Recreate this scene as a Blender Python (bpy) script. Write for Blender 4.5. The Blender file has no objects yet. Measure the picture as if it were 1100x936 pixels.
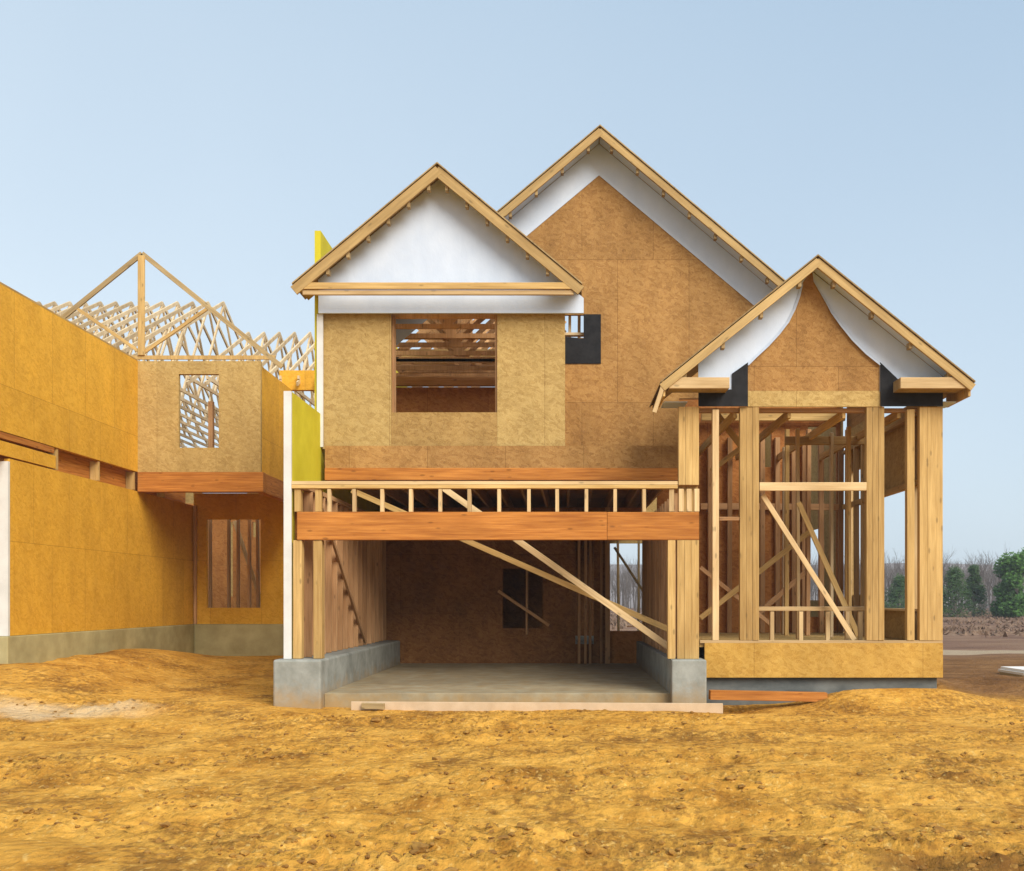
import bpy, bmesh, math, random
from mathutils import Vector, Matrix, noise
R = math.radians
random.seed(7)
scene = bpy.context.scene
COL = scene.collection

# ------------------------------------------------------------------ camera, world, sun, exposure
EYE = 1.5
VPX, HOR, F = 605.0, 645.0, 1100.0          # measured on the 1100 x 936 photograph
cam_d = bpy.data.cameras.new("camera")
cam = bpy.data.objects.new("camera", cam_d); COL.objects.link(cam)
cam.location = (0, 0, EYE); cam.rotation_euler = (R(90), 0, 0)
cam_d.sensor_width = 36; cam_d.lens = 36 * F / 1100
cam_d.shift_x = -(VPX - 550) / 1100
cam_d.shift_y = (HOR - 468) / 1100
cam_d.clip_start = 0.1; cam_d.clip_end = 5000
scene.camera = cam

SUN_AZ, SUN_EL = 34.0, 37.0                 # degrees to the right of straight behind the camera, above the horizon
world = bpy.data.worlds.new("World"); scene.world = world; world.use_nodes = True
wn, wl = world.node_tree.nodes, world.node_tree.links
wn.clear()
sky = wn.new("ShaderNodeTexSky"); sky.sky_type = 'NISHITA'; sky.sun_disc = False
sky.sun_elevation = R(SUN_EL); sky.sun_rotation = R(180 - SUN_AZ)
sky.air_density = 1.0; sky.dust_density = 3.0; sky.ozone_density = 1.0
geo = wn.new("ShaderNodeNewGeometry")
sep = wn.new("ShaderNodeSeparateXYZ"); wl.new(geo.outputs['Incoming'], sep.inputs[0])
# thin high haze: whiter towards the horizon and towards the west (left)
mr = wn.new("ShaderNodeMapRange"); mr.inputs[1].default_value = -0.62; mr.inputs[2].default_value = 0.0
mr.inputs[3].default_value = 0.0; mr.inputs[4].default_value = 1.0
wl.new(sep.outputs['Z'], mr.inputs[0])
mx = wn.new("ShaderNodeMapRange"); mx.inputs[1].default_value = -0.6; mx.inputs[2].default_value = 0.6
mx.inputs[3].default_value = -0.24; mx.inputs[4].default_value = 0.45
wl.new(sep.outputs['X'], mx.inputs[0])
ad = wn.new("ShaderNodeMath"); ad.operation = 'ADD'; ad.use_clamp = True
wl.new(mr.outputs[0], ad.inputs[0]); wl.new(mx.outputs[0], ad.inputs[1])
nz = wn.new("ShaderNodeTexNoise"); nz.inputs['Scale'].default_value = 2.2; nz.inputs['Detail'].default_value = 3
wl.new(geo.outputs['Incoming'], nz.inputs['Vector'])
nm = wn.new("ShaderNodeMapRange"); nm.inputs[1].default_value = .3; nm.inputs[2].default_value = .7
nm.inputs[3].default_value = .85; nm.inputs[4].default_value = 1.08
wl.new(nz.outputs['Fac'], nm.inputs[0])
mu = wn.new("ShaderNodeMath"); mu.operation = 'MULTIPLY'; mu.use_clamp = True
wl.new(ad.outputs[0], mu.inputs[0]); wl.new(nm.outputs[0], mu.inputs[1])
hz = wn.new("ShaderNodeMix"); hz.data_type = 'RGBA'
hz.inputs['A'].default_value = (3.35, 4.55, 5.85, 1)      # clear blue, in the sky texture's own units
hz.inputs['B'].default_value = (5.9, 6.8, 7.45, 1)       # milky haze
wl.new(mu.outputs[0], hz.inputs['Factor'])
mixs = wn.new("ShaderNodeMix"); mixs.data_type = 'RGBA'; mixs.inputs['Factor'].default_value = 0.8
wl.new(sky.outputs[0], mixs.inputs['A']); wl.new(hz.outputs['Result'], mixs.inputs['B'])
bg = wn.new("ShaderNodeBackground"); bg.inputs['Strength'].default_value = 0.09
wl.new(mixs.outputs['Result'], bg.inputs['Color'])
wo = wn.new("ShaderNodeOutputWorld"); wl.new(bg.outputs[0], wo.inputs[0])

sun_d = bpy.data.lights.new("sun", 'SUN'); sun_d.energy = 2.7; sun_d.angle = R(38); sun_d.color = (1, .93, .82)
sun = bpy.data.objects.new("sun", sun_d); COL.objects.link(sun)
to_sun = Vector((math.sin(R(SUN_AZ)) * math.cos(R(SUN_EL)), -math.cos(R(SUN_AZ)) * math.cos(R(SUN_EL)), math.sin(R(SUN_EL))))
sun.rotation_euler = to_sun.to_track_quat('Z', 'Y').to_euler(); sun.location = (8, -12, 14)

scene.view_settings.view_transform = 'Standard'; scene.view_settings.look = 'None'
scene.view_settings.exposure = 0.68; scene.view_settings.gamma = 1
scene.view_settings.use_curve_mapping = False
scene.render.engine = 'CYCLES'

# ------------------------------------------------------------------ materials
def new_mat(name, rough=.85):
    m = bpy.data.materials.new(name); m.use_nodes = True
    n, l = m.node_tree.nodes, m.node_tree.links
    b = n['Principled BSDF']; b.inputs['Roughness'].default_value = rough
    b.inputs['Specular IOR Level'].default_value = .25
    return m, n, l, b

def ramp(n, stops):
    r = n.new("ShaderNodeValToRGB"); e = r.color_ramp.elements
    while len(e) < len(stops): e.new(.5)
    for i, (p, c) in enumerate(stops):
        e[i].position = p; e[i].color = (*c, 1)
    return r

def bump(n, l, b, src, strength, dist):
    bp = n.new("ShaderNodeBump"); bp.inputs['Strength'].default_value = strength; bp.inputs['Distance'].default_value = dist
    l.new(src, bp.inputs['Height']); l.new(bp.outputs[0], b.inputs['Normal'])

def mixc(n, l, fac, a, bcol, mode='MIX'):
    m = n.new("ShaderNodeMix"); m.data_type = 'RGBA'; m.blend_type = mode
    for key, v in (('Factor', fac), ('A', a), ('B', bcol)):
        if isinstance(v, (int, float)): m.inputs[key].default_value = v
        elif isinstance(v, tuple): m.inputs[key].default_value = (*v, 1)
        else: l.new(v, m.inputs[key])
    return m.outputs['Result']

def noise_tex(n, l, vec, scale, detail=4, rough=.55):
    t = n.new("ShaderNodeTexNoise"); t.inputs['Scale'].default_value = scale
    t.inputs['Detail'].default_value = detail; t.inputs['Roughness'].default_value = rough
    if vec is not None: l.new(vec, t.inputs['Vector'])
    return t

def mapping(n, l, vec, scale, loc=(0, 0, 0), rot=0):
    if rot:
        m0 = n.new("ShaderNodeMapping"); m0.inputs['Rotation'].default_value = (0, 0, rot); l.new(vec, m0.inputs['Vector']); vec = m0.outputs[0]
    m = n.new("ShaderNodeMapping"); m.inputs['Scale'].default_value = scale; m.inputs['Location'].default_value = loc
    l.new(vec, m.inputs['Vector']); return m.outputs[0]

def box_coords(n, l):
    """object coordinates laid flat on whichever axis the face looks along: (u, v, 0)"""
    tc = n.new("ShaderNodeTexCoord"); g = n.new("ShaderNodeNewGeometry")
    s = n.new("ShaderNodeSeparateXYZ"); l.new(tc.outputs['Object'], s.inputs[0])
    sn = n.new("ShaderNodeSeparateXYZ"); l.new(g.outputs['True Normal'], sn.inputs[0])
    ab = n.new("ShaderNodeMath"); ab.operation = 'ABSOLUTE'; l.new(sn.outputs['X'], ab.inputs[0])
    gt = n.new("ShaderNodeMath"); gt.operation = 'GREATER_THAN'; gt.inputs[1].default_value = .7; l.new(ab.outputs[0], gt.inputs[0])
    mf = n.new("ShaderNodeMix"); mf.data_type = 'FLOAT'
    l.new(gt.outputs[0], mf.inputs['Factor']); l.new(s.outputs['X'], mf.inputs['A']); l.new(s.outputs['Y'], mf.inputs['B'])
    az = n.new("ShaderNodeMath"); az.operation = 'ABSOLUTE'; l.new(sn.outputs['Z'], az.inputs[0])
    gz_ = n.new("ShaderNodeMath"); gz_.operation = 'GREATER_THAN'; gz_.inputs[1].default_value = .5; l.new(az.outputs[0], gz_.inputs[0])
    mv = n.new("ShaderNodeMix"); mv.data_type = 'FLOAT'
    l.new(gz_.outputs[0], mv.inputs['Factor']); l.new(s.outputs['Z'], mv.inputs['A']); l.new(s.outputs['Y'], mv.inputs['B'])
    c = n.new("ShaderNodeCombineXYZ"); l.new(mf.outputs['Result'], c.inputs['X']); l.new(mv.outputs['Result'], c.inputs['Y'])
    return c.outputs[0]

def osb(name, dark, mid, light, seam=(2.44, 1.22), stain=.35):
    m, n, l, b = new_mat(name, .8)
    uv = box_coords(n, l)
    wob = noise_tex(n, l, uv, 3.5, 2)
    wv = n.new("ShaderNodeVectorMath"); wv.operation = 'MULTIPLY_ADD'; wv.inputs[1].default_value = (.2, .2, 0)
    l.new(wob.outputs['Color'], wv.inputs[0]); l.new(uv, wv.inputs[2]); wuv = wv.outputs[0]
    v = n.new("ShaderNodeTexVoronoi"); v.inputs['Scale'].default_value = 1; v.inputs['Randomness'].default_value = 1
    l.new(mapping(n, l, wuv, (15, 27, 1), (0, 0, 0), .35), v.inputs['Vector'])
    v2 = n.new("ShaderNodeTexVoronoi"); l.new(mapping(n, l, wuv, (33, 17, 1), (3, 7, 0), .6), v2.inputs['Vector'])
    sp = n.new("ShaderNodeSeparateColor"); l.new(v.outputs['Color'], sp.inputs[0])
    sp2 = n.new("ShaderNodeSeparateColor"); l.new(v2.outputs['Color'], sp2.inputs[0])
    av = n.new("ShaderNodeMath"); av.operation = 'ADD'; l.new(sp.outputs[0], av.inputs[0]); l.new(sp2.outputs[0], av.inputs[1])
    hf = n.new("ShaderNodeMath"); hf.operation = 'MULTIPLY'; hf.inputs[1].default_value = .5; l.new(av.outputs[0], hf.inputs[0])
    r = ramp(n, [(.08, dark), (.45, mid), (.92, light)]); l.new(hf.outputs[0], r.inputs[0])
    # each sheet has its own tone; sheets meet in a thin dark joint
    br = n.new("ShaderNodeTexBrick"); br.offset = .5
    br.inputs['Scale'].default_value = 1; br.inputs['Brick Width'].default_value = seam[0]; br.inputs['Row Height'].default_value = seam[1]
    br.inputs['Mortar Size'].default_value = .005; br.inputs['Mortar Smooth'].default_value = .3
    br.inputs['Color1'].default_value = (.90, .88, .85, 1); br.inputs['Color2'].default_value = (1.06, 1.04, 1.0, 1)
    br.inputs['Mortar'].default_value = (.62, .56, .5, 1)
    l.new(uv, br.inputs['Vector'])
    c = mixc(n, l, 1.0, r.outputs[0], br.outputs['Color'], 'MULTIPLY')
    st = noise_tex(n, l, mapping(n, l, uv, (1.3, .55, 1)), 1.6, 5, .6)
    sr = ramp(n, [(.3, (.62, .58, .52)), (.62, (1.06, 1.05, 1.03))]); l.new(st.outputs['Fac'], sr.inputs[0])
    c = mixc(n, l, stain * 2, c, sr.outputs[0], 'MULTIPLY')
    l.new(c, b.inputs['Base Color'])
    bump(n, l, b, hf.outputs[0], .35, .004)
    return m

def wood(name, dark, light, knots=True):
    m, n, l, b = new_mat(name, .75)
    tc = n.new("ShaderNodeTexCoord"); oi = n.new("ShaderNodeObjectInfo")
    off = n.new("ShaderNodeVectorMath"); off.operation = 'ADD'
    l.new(tc.outputs['Object'], off.inputs[0])
    k = n.new("ShaderNodeMath"); k.operation = 'MULTIPLY'; k.inputs[1].default_value = 37; l.new(oi.outputs['Random'], k.inputs[0])
    l.new(k.outputs[0], off.inputs[1])
    g = noise_tex(n, l, mapping(n, l, off.outputs[0], (38, 38, 1.8)), 1, 4, .6)
    big = noise_tex(n, l, mapping(n, l, off.outputs[0], (5, 5, .9)), 1, 3, .5)
    r = ramp(n, [(.3, dark), (.7, light)]); l.new(g.outputs['Fac'], r.inputs[0])
    r2 = ramp(n, [(.3, (.72, .66, .58)), (.65, (1.05, 1.03, 1.0))]); l.new(big.outputs['Fac'], r2.inputs[0])
    c = mixc(n, l, .8, r.outputs[0], r2.outputs[0], 'MULTIPLY')
    r3 = ramp(n, [(0, (.74, .69, .62)), (1, (1.14, 1.12, 1.08))]); l.new(oi.outputs['Random'], r3.inputs[0])
    c = mixc(n, l, 1, c, r3.outputs[0], 'MULTIPLY')
    kv = n.new("ShaderNodeTexVoronoi"); kv.inputs['Scale'].default_value = 1; l.new(mapping(n, l, off.outputs[0], (9, 9, 3.2)), kv.inputs['Vector'])
    kr = n.new("ShaderNodeMapRange"); kr.inputs[1].default_value = .17; kr.inputs[2].default_value = .08; kr.inputs[3].default_value = 0; kr.inputs[4].default_value = .6
    l.new(kv.outputs['Distance'], kr.inputs[0])
    c = mixc(n, l, kr.outputs[0], c, tuple(q * .4 for q in dark))
    l.new(c, b.inputs['Base Color'])
    bump(n, l, b, g.outputs['Fac'], .3, .003)
    return m

def plain(name, c0, c1, scale=6, rough=.85, bstr=.2, bdist=.01, stretch=(1, 1, 1)):
    m, n, l, b = new_mat(name, rough)
    tc = n.new("ShaderNodeTexCoord")
    t = noise_tex(n, l, mapping(n, l, tc.outputs['Object'], stretch), scale, 6, .6)
    r = ramp(n, [(.3, c0), (.7, c1)]); l.new(t.outputs['Fac'], r.inputs[0]); l.new(r.outputs[0], b.inputs['Base Color'])
    bump(n, l, b, t.outputs['Fac'], bstr, bdist)
    return m

M = {}
M['osb'] = osb('osb_tan', (.36, .23, .075), (.48, .33, .12), (.57, .41, .165), seam=(1.22, 14), stain=.2)
M['osb_gold'] = osb('osb_golden', (.60, .305, .024), (.72, .385, .036), (.78, .44, .055), seam=(1.22, 2.44), stain=.2)
M['osb_brown'] = osb('osb_mid_brown', (.27, .135, .04), (.38, .205, .065), (.46, .27, .095), seam=(1.22, 2.44), stain=.3)  # browner, darker sheets than the tan ones
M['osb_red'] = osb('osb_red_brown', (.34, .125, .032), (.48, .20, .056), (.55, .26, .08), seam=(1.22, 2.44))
M['wood'] = wood('spruce_lumber', (.46, .30, .11), (.66, .47, .20))
M['wood_pale'] = wood('pale_lumber', (.55, .40, .21), (.72, .56, .33))
M['wood_grey'] = wood('weathered_lumber', (.30, .22, .11), (.44, .34, .18))
M['rake'] = wood('rake_lumber', (.40, .28, .12), (.56, .41, .19))
M['wood_cream'] = wood('cream_lumber', (.62, .50, .32), (.78, .66, .46))
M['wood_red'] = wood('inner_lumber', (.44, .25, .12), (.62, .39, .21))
M['lvl'] = wood('orange_laminated_lumber', (.36, .125, .022), (.62, .27, .06))
M['osb_shaded'] = osb('osb_shade_darkened', (.17, .07, .022), (.27, .12, .038), (.35, .17, .06))  # darker sheathing copy: the gloom at the garage back is painted into the colour
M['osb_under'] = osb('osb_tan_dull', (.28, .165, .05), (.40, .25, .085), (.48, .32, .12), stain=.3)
M['concrete_shaded'] = plain('overhang_shaded_concrete', (.07, .08, .08), (.17, .18, .17), 2.5, .9, .3, .01, (1, 1, 2))  # overhang shade on the bay foundation, put into the concrete colour
M['wood_warm'] = wood('warm_lumber', (.54, .30, .13), (.72, .46, .24))
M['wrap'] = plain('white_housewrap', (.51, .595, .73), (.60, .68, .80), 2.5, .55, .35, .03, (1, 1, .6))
M['edge'] = plain('creased_wrap_edge', (.58, .58, .55), (.70, .70, .67), 3, .6, .3, .02)
M['tar'] = plain('black_roofing_felt', (.008, .008, .010), (.02, .02, .022), 8, .8)
def concrete(name, c0, c1, top):
    m, n, l, b = new_mat(name, .92)
    tc = n.new("ShaderNodeTexCoord"); P = tc.outputs['Object']
    t = noise_tex(n, l, P, 3.2, 7, .65); r = ramp(n, [(.3, c0), (.7, c1)]); l.new(t.outputs['Fac'], r.inputs[0])
    # mud splashed up from the ground, with a ragged edge
    s = n.new("ShaderNodeSeparateXYZ"); l.new(P, s.inputs[0])
    t2 = noise_tex(n, l, P, 5, 6, .7)
    a = n.new("ShaderNodeMath"); a.operation = 'MULTIPLY_ADD'; a.inputs[1].default_value = -.7; l.new(t2.outputs['Fac'], a.inputs[0]); l.new(s.outputs['Z'], a.inputs[2])
    k = n.new("ShaderNodeMapRange"); k.inputs[1].default_value = top; k.inputs[2].default_value = top - .35; k.inputs[3].default_value = 0; k.inputs[4].default_value = .75
    l.new(a.outputs[0], k.inputs[0])
    l.new(mixc(n, l, k.outputs[0], r.outputs[0], (.36, .22, .075)), b.inputs['Base Color'])
    bump(n, l, b, t.outputs['Fac'], .5, .015)
    return m
M['concrete'] = concrete('grey_concrete', (.20, .21, .185), (.36, .37, .335), .02)
M['slab'] = concrete('dusty_slab', (.22, .185, .12), (.38, .35, .25), -.02)
M['concrete_tan'] = plain('dusty_concrete', (.30, .25, .115), (.45, .39, .20), 2.4, .9, .3, .01)
M['yellow'] = plain('yellow_gypsum_sheathing', (.50, .42, .015), (.62, .54, .03), 2, .8, .1, .005)
M['osb_rim'] = osb('osb_amber', (.44, .24, .045), (.56, .335, .07), (.63, .40, .10), seam=(2.44, 1.22), stain=.3)
M['pink'] = plain('pinkish_lumber_edge', (.50, .36, .22), (.62, .47, .31), 4, .8)
M['foam'] = plain('white_sheet_goods', (.74, .72, .68), (.84, .82, .79), 3, .7)

# ------------------------------------------------------------------ building helpers
def PX(px, Y): return (px - VPX) * Y / F
def PZ(py, Y): return EYE + (HOR - py) * Y / F

class Thing:
    def __init__(s, name, label, cat, base, group=None):
        s.base = Vector(base)
        s.o = bpy.data.objects.new(name, None); COL.objects.link(s.o); s.o.location = base
        s.o.empty_display_size = .3
        s.o['label'] = label; s.o['category'] = cat
        if group: s.o['group'] = group

def finish(name, me, mat, T=None, parent=None, loc=None):
    o = bpy.data.objects.new(name, me); COL.objects.link(o)
    if isinstance(mat, str): mat = M[mat]
    me.materials.append(mat)
    if parent is not None: o.parent = parent
    elif T is not None: o.parent = T.o
    if loc is not None: o.location = loc
    return o

def mesh(name, verts, faces, mat, T=None, parent=None):
    """verts in world metres"""
    b = T.base if T else Vector((0, 0, 0))
    me = bpy.data.meshes.new(name)
    me.from_pydata([tuple(Vector(v) - b) for v in verts], [], faces); 
    bm = bmesh.new(); bm.from_mesh(me); bmesh.ops.recalc_face_normals(bm, faces=bm.faces[:]); bm.to_mesh(me); bm.free()
    return finish(name, me, mat, T, parent)

def box(name, x0, x1, y0, y1, z0, z1, mat, T=None, parent=None, bevel=0):
    v = [(x, y, z) for x in (x0, x1) for y in (y0, y1) for z in (z0, z1)]
    f = [(0, 1, 3, 2), (4, 6, 7, 5), (0, 4, 5, 1), (2, 3, 7, 6), (0, 2, 6, 4), (1, 5, 7, 3)]
    o = mesh(name, v, f, mat, T, parent)
    if bevel:
        bm = bmesh.new(); bm.from_mesh(o.data)
        bmesh.ops.bevel(bm, geom=bm.edges[:], offset=bevel, segments=2, affect='EDGES', profile=.5)
        bm.to_mesh(o.data); bm.free()
    return o

def prism(name, pts, d0, d1, mat, T=None, parent=None, axis='Y'):
    """outline pts (a, z) extruded along Y (a = x) or along X (a = y)"""
    n = len(pts)
    mk = (lambda a, z, d: (a, d, z)) if axis == 'Y' else (lambda a, z, d: (d, a, z))
    v = [mk(a, z, d0) for a, z in pts] + [mk(a, z, d1) for a, z in pts]
    f = [tuple(range(n)), tuple(range(2 * n - 1, n - 1, -1))] + [(i, (i + 1) % n, n + (i + 1) % n, n + i) for i in range(n)]
    return mesh(name, v, f, mat, T, parent)

def wall(name, a0, a1, z0, z1, d0, d1, holes, mat, T=None, parent=None, axis='Y'):
    """one clean shell with rectangular openings (a0, a1, z0, z1)"""
    A = sorted({a0, a1, *[h[0] for h in holes], *[h[1] for h in holes]}); A = [a for a in A if a0 <= a <= a1]
    Zs = sorted({z0, z1, *[h[2] for h in holes], *[h[3] for h in holes]}); Zs = [z for z in Zs if z0 <= z <= z1]
    def solid(i, j):
        if i < 0 or j < 0 or i >= len(A) - 1 or j >= len(Zs) - 1: return False
        ca, cz = (A[i] + A[i + 1]) / 2, (Zs[j] + Zs[j + 1]) / 2
        return not any(h[0] < ca < h[1] and h[2] < cz < h[3] for h in holes)
    mk = (lambda a, z, d: (a, d, z)) if axis == 'Y' else (lambda a, z, d: (d, a, z))
    V, Fc, idx = [], [], {}
    def vi(a, z, d):
        k = (a, z, d)
        if k not in idx: idx[k] = len(V); V.append(mk(a, z, d))
        return idx[k]
    for i in range(len(A) - 1):
        for j in range(len(Zs) - 1):
            if not solid(i, j): continue
            l_, r_, b_, t_ = A[i], A[i + 1], Zs[j], Zs[j + 1]
            for d in (d0, d1): Fc.append((vi(l_, b_, d), vi(r_, b_, d), vi(r_, t_, d), vi(l_, t_, d)))
            for (di, dj, p, q) in ((-1, 0, (l_, b_), (l_, t_)), (1, 0, (r_, b_), (r_, t_)), (0, -1, (l_, b_), (r_, b_)), (0, 1, (l_, t_), (r_, t_))):
                if not solid(i + di, j + dj): Fc.append((vi(*p, d0), vi(*q, d0), vi(*q, d1), vi(*p, d1)))
    return mesh(name, V, Fc, mat, T, parent)

def board(name, p, q, sx, sy, mat, T=None, parent=None):
    """a stick of lumber from p to q; sy is its depth along Y (or its height if it runs along Y), sx the other side"""
    p, q = Vector(p), Vector(q); d = q - p; L = d.length; d.normalize()
    ref = Vector((0, 1, 0)) if abs(d.y) < .8 else Vector((0, 0, 1))
    yv = (ref - d * ref.dot(d)).normalized(); xv = yv.cross(d)
    me = bpy.data.meshes.new(name); bm = bmesh.new()
    bmesh.ops.create_cube(bm, size=1)
    bmesh.ops.scale(bm, vec=(sx, sy, L), verts=bm.verts)
    bmesh.ops.bevel(bm, geom=bm.edges[:], offset=min(.004, sx * .12, sy * .12), segments=1, affect='EDGES')
    bm.to_mesh(me); bm.free()
    o = finish(name, me, mat, T, parent)
    b = T.base if T else Vector((0, 0, 0))
    rot = Matrix((xv, yv, d)).transposed().to_4x4()
    if name in ('stud', 'cripple', 'rail', 'joist', 'ceiling_joist', 'brace'):
        rot = rot @ Matrix.Rotation(random.gauss(0, .06), 4, 'Z') @ Matrix.Rotation(random.gauss(0, .004), 4, 'Y')
    o.matrix_local = Matrix.Translation((p + q) / 2 - b) @ rot
    return o

def vstud(name, x, y, z0, z1, mat, T, sx=.038, sy=.089, parent=None):
    return board(name, (x, y, z0), (x, y, z1), sx, sy, mat, T, parent)

def plies(name, x0, x1, y0, y1, z0, z1, n, mat, T):
    """a built-up post: n studs nailed together, each a hair off its neighbour"""
    w = (x1 - x0) / n; V, Fc = [], []
    for i in range(n):
        j = random.uniform(-.006, .006); g = .003
        a, b_ = x0 + i * w + g / 2, x0 + (i + 1) * w - g / 2
        k = len(V)
        V += [(x, y, z) for x in (a, b_) for y in (y0 + j, y1 + j) for z in (z0, z1)]
        Fc += [tuple(k + t for t in f) for f in [(0, 1, 3, 2), (4, 6, 7, 5), (0, 4, 5, 1), (2, 3, 7, 6), (0, 2, 6, 4), (1, 5, 7, 3)]]
    me_o = mesh(name, V, Fc, mat, T)
    return me_o

# ------------------------------------------------------------------ ground
def sstep(a, b, x):
    t = max(0, min(1, (x - a) / (b - a))); return t * t * (3 - 2 * t)

def base_z(x, y):
    z = 0.0
    z += .40 * sstep(-6.2, -8.6, x) * sstep(12.6, 15.6, y) * sstep(24.5, 20, y)            # bank against the left house
    z += .10 * sstep(17.5, 22.0, y) * sstep(-3.4, -4.6, x)
    z += .07 * sstep(-3.2, -4.6, x) * sstep(12.5, 14.2, y)            # mounded at the wall end
    z -= .16 * math.exp(-((x - 2.35) / .45) ** 2 - ((y - 14.35) / .45) ** 2)    # hollow beside the pier
    z += .24 * math.exp(-((x - 4.75) / 1.15) ** 4 - ((y - 14.55) / .75) ** 2)
    z += .22 * math.exp(-((x - 7.4) / 1.6) ** 2 - ((y - 17.2) / 1.2) ** 2)     # spoil heap at the right
    z += .14 * math.exp(-((x - 5.9) / .5) ** 2 - ((y - 16.2) / 1.4) ** 2)
    return z

def rough_z(x, y):
    near = 1 - sstep(14.5, 24, y)
    if near <= 0: 
        return .10 * noise.noise((x * .12, y * .12, 3)) * sstep(24, 40, y) + .04 * noise.noise((x * .6, y * .6, 9))
    keep = sstep(14.15, 13.2, y) if -4.1 < x < 5.8 else 1
    h = .05 * noise.noise((x * .35, y * .9, 0))
    h += .035 * noise.noise((x * 1.1, y * 2.4, 5))
    # machine tracks running across, bent
    ph = y * 1.0 + .28 * x + .5 * noise.noise((x * .25, y * .25, 11))
    h += .022 * math.sin(ph * 5.2) * max(0, noise.noise((x * .3, y * .5, 21)) + .25)
    n1 = noise.noise((x * 3.2, y * 4.4, 2)); n2 = noise.noise((x * 7.5, y * 9, 4)); n3 = noise.noise((x * 16, y * 18, 6))
    patch = max(0, .35 + noise.noise((x * .55, y * .9, 31)) * 1.3)
    n4 = noise.noise((x * 26, y * 24, 8))
    h += patch * (.045 * n1 + .060 * abs(n2) + .040 * n3 + .022 * n4) + .012 * n1
    # cleat marks of a tracked machine that crossed the lot
    for (c0, sl, cv, wd) in ((6.9, .10, .012, .24), (8.75, .10, .012, .24), (11.4, -.13, .01, .2), (10.0, -.13, .01, .2)):
        d = abs(y - (c0 + sl * x + cv * x * x)) 
        if d < wd:
            e = sstep(wd, wd * .6, d) * max(0, min(1, .55 + 1.4 * noise.noise((x * .35, c0, 60))))
            h += e * (-.022 + .030 * (math.sin(x * 6.2832 / .24) > .1) + .015 * n3) + .006 * n3 + .008 * n2
    return h * near * (.25 + .75 * keep)

def gz(x, y): return base_z(x, y) + rough_z(x, y)

def axis(spans):
    out = []
    for a, b_, n in spans:
        out += [a + (b_ - a) * i / n for i in range(n)]
    out.append(spans[-1][1]); return out
gx = axis([(-1500, -200, 8), (-200, -30, 17), (-30, -11, 28), (-11, 11, 520), (11, 30, 40), (30, 200, 30), (200, 1500, 8)])
gy = axis([(-300, -10, 8), (-10, 3.5, 16), (3.5, 9, 150), (9, 15, 115), (15, 26, 60), (26, 60, 40), (60, 200, 25), (200, 2500, 14)])
V = [(x, y, gz(x, y)) for y in gy for x in gx]
nx = len(gx)
Fc = [(j * nx + i, j * nx + i + 1, (j + 1) * nx + i + 1, (j + 1) * nx + i) for j in range(len(gy) - 1) for i in range(nx - 1)]
mg, n, l, b = new_mat('golden_dirt', .95)
b.inputs['Specular IOR Level'].default_value = .1
tc = n.new("ShaderNodeTexCoord"); P = tc.outputs['Object']
def mrange(src, a, b_, c=0, d=1):
    m = n.new("ShaderNodeMapRange"); m.interpolation_type = 'SMOOTHSTEP'
    m.inputs[1].default_value = a; m.inputs[2].default_value = b_; m.inputs[3].default_value = c; m.inputs[4].default_value = d
    l.new(src, m.inputs[0]); return m.outputs[0]
def mul(a, b_):
    m = n.new("ShaderNodeMath"); m.operation = 'MULTIPLY'
    for i, q in enumerate((a, b_)):
        if isinstance(q, (int, float)): m.inputs[i].default_value = q
        else: l.new(q, m.inputs[i])
    return m.outputs[0]
def add(a, b_):
    m = n.new("ShaderNodeMath"); m.operation = 'ADD'
    for i, q in enumerate((a, b_)):
        if isinstance(q, (int, float)): m.inputs[i].default_value = q
        else: l.new(q, m.inputs[i])
    return m.outputs[0]
s = n.new("ShaderNodeSeparateXYZ"); l.new(P, s.inputs[0])
t1 = noise_tex(n, l, mapping(n, l, P, (1.0, .75, 1)), 1.3, 8, .66)
r1 = ramp(n, [(.30, (.30, .13, .02)), (.42, (.53, .262, .043)), (.56, (.66, .352, .064)), (.75, (.73, .42, .10))]); l.new(t1.outputs['Fac'], r1.inputs[0])
t2 = noise_tex(n, l, mapping(n, l, P, (3.2, 2.4, 3)), 1.6, 8, .72)
r2 = ramp(n, [(.30, (.34, .24, .16)), (.43, (.86, .82, .76)), (.62, (1.08, 1.06, 1.02))]); l.new(t2.outputs['Fac'], r2.inputs[0])
near_c = mixc(n, l, .9, r1.outputs[0], r2.outputs[0], 'MULTIPLY')
tp = noise_tex(n, l, mapping(n, l, P, (.8, .7, 1), (4, 9, 0)), 1.1, 4, .6)
tq = noise_tex(n, l, mapping(n, l, P, (4.5, 3.0, 3), (1, 5, 2)), 1.5, 6, .7)
def sub(a, b_): return add(a, mul(b_, -1))
dk = n.new("ShaderNodeMapRange"); dk.inputs[1].default_value = 1.08; dk.inputs[2].default_value = 1.26
l.new(add(tp.outputs['Fac'], tq.outputs['Fac']), dk.inputs[0])
wet = mul(mul(mrange(s.outputs['X'], 1.55, 1.9), mrange(s.outputs['X'], 3.0, 2.6)), mrange(add(s.outputs['Y'], mul(tq.outputs['Fac'], .6)), 6.35, 6.05))
near_c = mixc(n, l, mul(wet, .7), near_c, (.12, .055, .018))
near_c = mixc(n, l, mul(dk.outputs[0], .6), near_c, (.16, .07, .016))
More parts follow.
